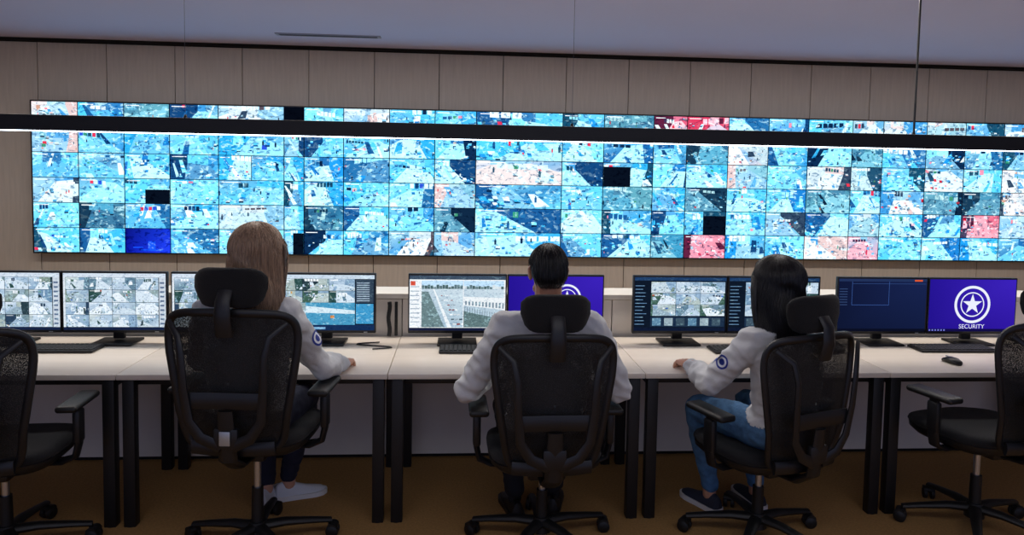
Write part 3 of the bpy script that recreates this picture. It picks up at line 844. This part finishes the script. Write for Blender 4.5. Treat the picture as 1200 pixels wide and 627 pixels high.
        tf = 1-.55*fallw
        if t <= tf or fallw < .01:
            a = amax*(t/tf if fallw >= .01 else t); sc = 1+off
            p = V((math.sin(a)*math.sin(th)*A.x*sc, math.sin(a)*math.cos(th)*A.y*sc-.012, math.cos(a)*A.z*sc+.022))
            return hc+rot @ p
        a = amax; sc = 1+off
        p0 = hc+rot @ V((math.sin(a)*math.sin(th)*A.x*sc, math.sin(a)*math.cos(th)*A.y*sc-.012, math.cos(a)*A.z*sc+.022))
        k = (t-tf)/(1-tf); drop = (p0.z-hair_end+.02*math.sin(th*9+seed))*fallw*k
        bk = rot @ V((0, -1, 0)); q = p0-V((0, 0, drop))
        nar = 1+.06*sst(0, .4, k)-.12*sst(.5, 1, k)
        cx = hc+bk*.05
        q.x = cx.x+(q.x-cx.x)*nar; q.y = cx.y+(q.y-cx.y)*nar
        q += bk*(.045*sst(.25, 1, k))
        q.x += .008*math.sin(k*7+th*3+seed); q.y += .004*math.cos(k*6+th*5)
        q.x += J.get('sweep', 0)*sst(0, 1, k)
        return q
    nth, ntt = 72, 26
    v = []; f = []
    for j in range(ntt+1):
        for i in range(nth):
            th = -pi+2*pi*i/nth; g = .01*math.sin(th*17+j*.2)+.008*math.sin(th*31)
            v.append(hp_(th, max(.004, j/ntt), g-.03))
    for j in range(ntt):
        for i in range(nth): f.append((j*nth+i, j*nth+(i+1) % nth, (j+1)*nth+(i+1) % nth, (j+1)*nth+i))
    hbm = MB(); hbm.add(v, f, 0); ho = hbm.build('hair', [hairm[0]], root, True, 180)
    sd = ho.modifiers.new('thick', 'SOLIDIFY'); sd.thickness = .008; sd.offset = -1
    cu = bpy.data.curves.new('hair_strands', 'CURVE'); cu.dimensions = '3D'; cu.bevel_depth = .0013 if hair == 'long' else .0014; cu.bevel_resolution = 0; cu.resolution_u = 2
    NS = 2100 if hair == 'long' else 900
    for i in range(NS):
        th = rr.uniform(-pi, pi); off = rr.uniform(-.02, .035); sp = cu.splines.new('POLY'); n_ = 18 if hair == 'long' else 9
        t0 = rr.uniform(0, .5) if hair == 'short' else rr.uniform(0, .35); t1 = rr.uniform(.75, 1.0) if hair == 'long' else min(1.03, t0+rr.uniform(.3, .6))
        sp.points.add(n_-1); ph = rr.uniform(0, 6); am = rr.uniform(.0, .05); dr_ = rr.uniform(-.12, .12)
        for k in range(n_):
            u = k/(n_-1); p = hp_(clamp(th+dr_*u+am*math.sin(u*6+ph), -pi, pi) if hair == 'long' else th+dr_*u, t0+(t1-t0)*u, off)
            sp.points[k].co = (p.x, p.y, p.z, 1); sp.points[k].radius = 1-.6*u*u
    cu.materials.append(M[hairm[1]]); so = bpy.data.objects.new('hair_strands', cu); COL.objects.link(so); so.parent = root
    # sleeve patches projected on the cloth
    bvh = BVHTree.FromPolygons([v.co.copy() for v in body.data.vertices], [tuple(p.vertices) for p in body.data.polygons])
    for c, d, r0 in patches:
        c = V(c); d = V(d).normalized(); a = d.orthogonal().normalized(); bb = d.cross(a)
        pb = MB(); rad = [0, .42, .43, .72, .73, 1.0]; vs = []
        N = 28
        for ri, q in enumerate(rad):
            for k in range(N):
                an = 2*pi*k/N; p = c+(a*math.cos(an)+bb*math.sin(an))*q*r0-d*.15
                h, nn, _, _ = bvh.ray_cast(p, d, .4)
                vs.append((h if h else p)-d*.0022)
        pb.v = vs
        for ri in range(len(rad)-1):
            for k in range(N):
                pb.f.append((ri*N+k, ri*N+(k+1) % N, (ri+1)*N+(k+1) % N, (ri+1)*N+k)); pb.m.append(1 if ri == 2 else 0)
        pb.build('sleeve_patch', ['patch', 'patchw'], root)
    return root

# blond woman (raised chair, right forearm on the desk, looking to the right)
person('seated_woman', (-.885, 3.2), 0, dict(
    hipL=(-.09, -.12, .665), hipR=(.09, -.12, .665), knL=(-.06, .30, .605), knR=(.15, .30, .605), anL=(-.075, .43, .105), anR=(.02, .50, .10),
    ftL=(.15, 1), ftR=(1, .45), shL=(-.165, -.13, 1.10), shR=(.165, -.14, 1.095), elL=(-.25, .03, .86), elR=(.28, .0, .835),
    wrL=(-.14, .26, .79), wrR=(.335, .245, .785), hfL=(.2, 1, -.12), hfR=(.12, 1, -.12), neck=(.015, -.115, 1.185), head=(.03, -.085, 1.352), slump=.6, sweep=.04),
    'skin', 'navy', ('shoew', 'sole', True), .98, math.radians(-24), 0, 'long', ('blond', 'blond2'), 1.08, 3,
    patches=(((.24, -.07, .985), (-.85, .5, 0), .033),), hw=1.06)
# man in the middle, elbows out
person('seated_man', (.395, 3.2), 0, dict(
    hipL=(-.1, -.13, .58), hipR=(.1, -.13, .58), knL=(-.15, .30, .56), knR=(.15, .30, .56), anL=(-.10, .30, .095), anR=(.10, .34, .095),
    ftL=(-.2, 1), ftR=(.2, 1), shL=(-.19, -.10, 1.035), shR=(.19, -.10, 1.035), elL=(-.345, -.06, .745), elR=(.335, -.06, .745),
    wrL=(-.19, .215, .79), wrR=(.2, .215, .79), hfL=(.35, 1, -.12), hfR=(-.3, 1, -.12), neck=(0, -.09, 1.115), head=(0, -.055, 1.275)),
    'skin2', 'dark', ('shoeb', 'shoeb', False), 1.06, 0, math.radians(-6), 'short', ('hairb', 'hairb2'), 1.1, 5)
# dark haired woman on the right
person('seated_woman', (1.42, 3.2), math.radians(20), dict(
    hipL=(-.09, -.12, .58), hipR=(.09, -.12, .58), knL=(-.125, .30, .56), knR=(.17, .28, .56), anL=(.0, .34, .095), anR=(.25, .28, .095),
    ftL=(-.1, 1), ftR=(.2, 1), shL=(-.165, -.11, .99), shR=(.165, -.12, .99), elL=(-.265, .045, .765), elR=(.27, .0, .75),
    wrL=(-.20, .285, .79), wrR=(.2, .26, .79), hfL=(.2, 1, -.12), hfR=(-.1, 1, -.12), neck=(0, -.09, 1.075), head=(.0, -.06, 1.23), sweep=-.035),
    'skin', 'jean', ('shoed', 'sole', True), .97, math.radians(8), 0, 'long', ('hairb', 'hairb2'), .98, 9,
    patches=(((-.235, .0, .885), (.75, .65, 0), .03),), hw=1.18)

# ------------------------------------------------------------------ light
w = bpy.data.worlds.new('world'); S.world = w; w.use_nodes = True
w.node_tree.nodes['Background'].inputs[0].default_value = (.54, .62, 1, 1); w.node_tree.nodes['Background'].inputs[1].default_value = .55
def area(name, loc, sx, sy, power, col, rot=(0, 0, 0)):
    l = bpy.data.lights.new(name, 'AREA'); l.shape = 'RECTANGLE'; l.size = sx; l.size_y = sy; l.energy = power; l.color = col
    o = bpy.data.objects.new(name, l); COL.objects.link(o); o.location = loc; o.rotation_euler = rot; return o
area('ceiling_lamp', (.3, .6, ZC-.02), 4.5, .6, 28, (.95, .95, 1.0))
area('ceiling_lamp', (.9, 4.45, ZC-.02), 11, .25, 135, (1, .91, .83))

# ------------------------------------------------------------------ camera
f_px = 840; th = math.radians(3.43); a = math.asin(.0729); ro = .018
F = Vector((math.sin(a)*math.cos(th), math.cos(a)*math.cos(th), -math.sin(th)))
R0 = Vector((math.cos(a), -math.sin(a), 0)); U0 = R0.cross(F)
Rr = R0*math.cos(ro)+U0*math.sin(ro); Uu = -R0*math.sin(ro)+U0*math.cos(ro)
cam = bpy.data.cameras.new('camera'); co = bpy.data.objects.new('camera', cam); COL.objects.link(co)
mt = Matrix((Rr, Uu, -F)).transposed().to_4x4(); mt.translation = (0, 0, 1.72); co.matrix_world = mt
cam.sensor_width = 36; cam.lens = f_px/1200*36; cam.shift_y = -63.1/1200; cam.clip_start = .05
S.camera = co
S.view_settings.view_transform = 'Standard'; S.view_settings.look = 'None'
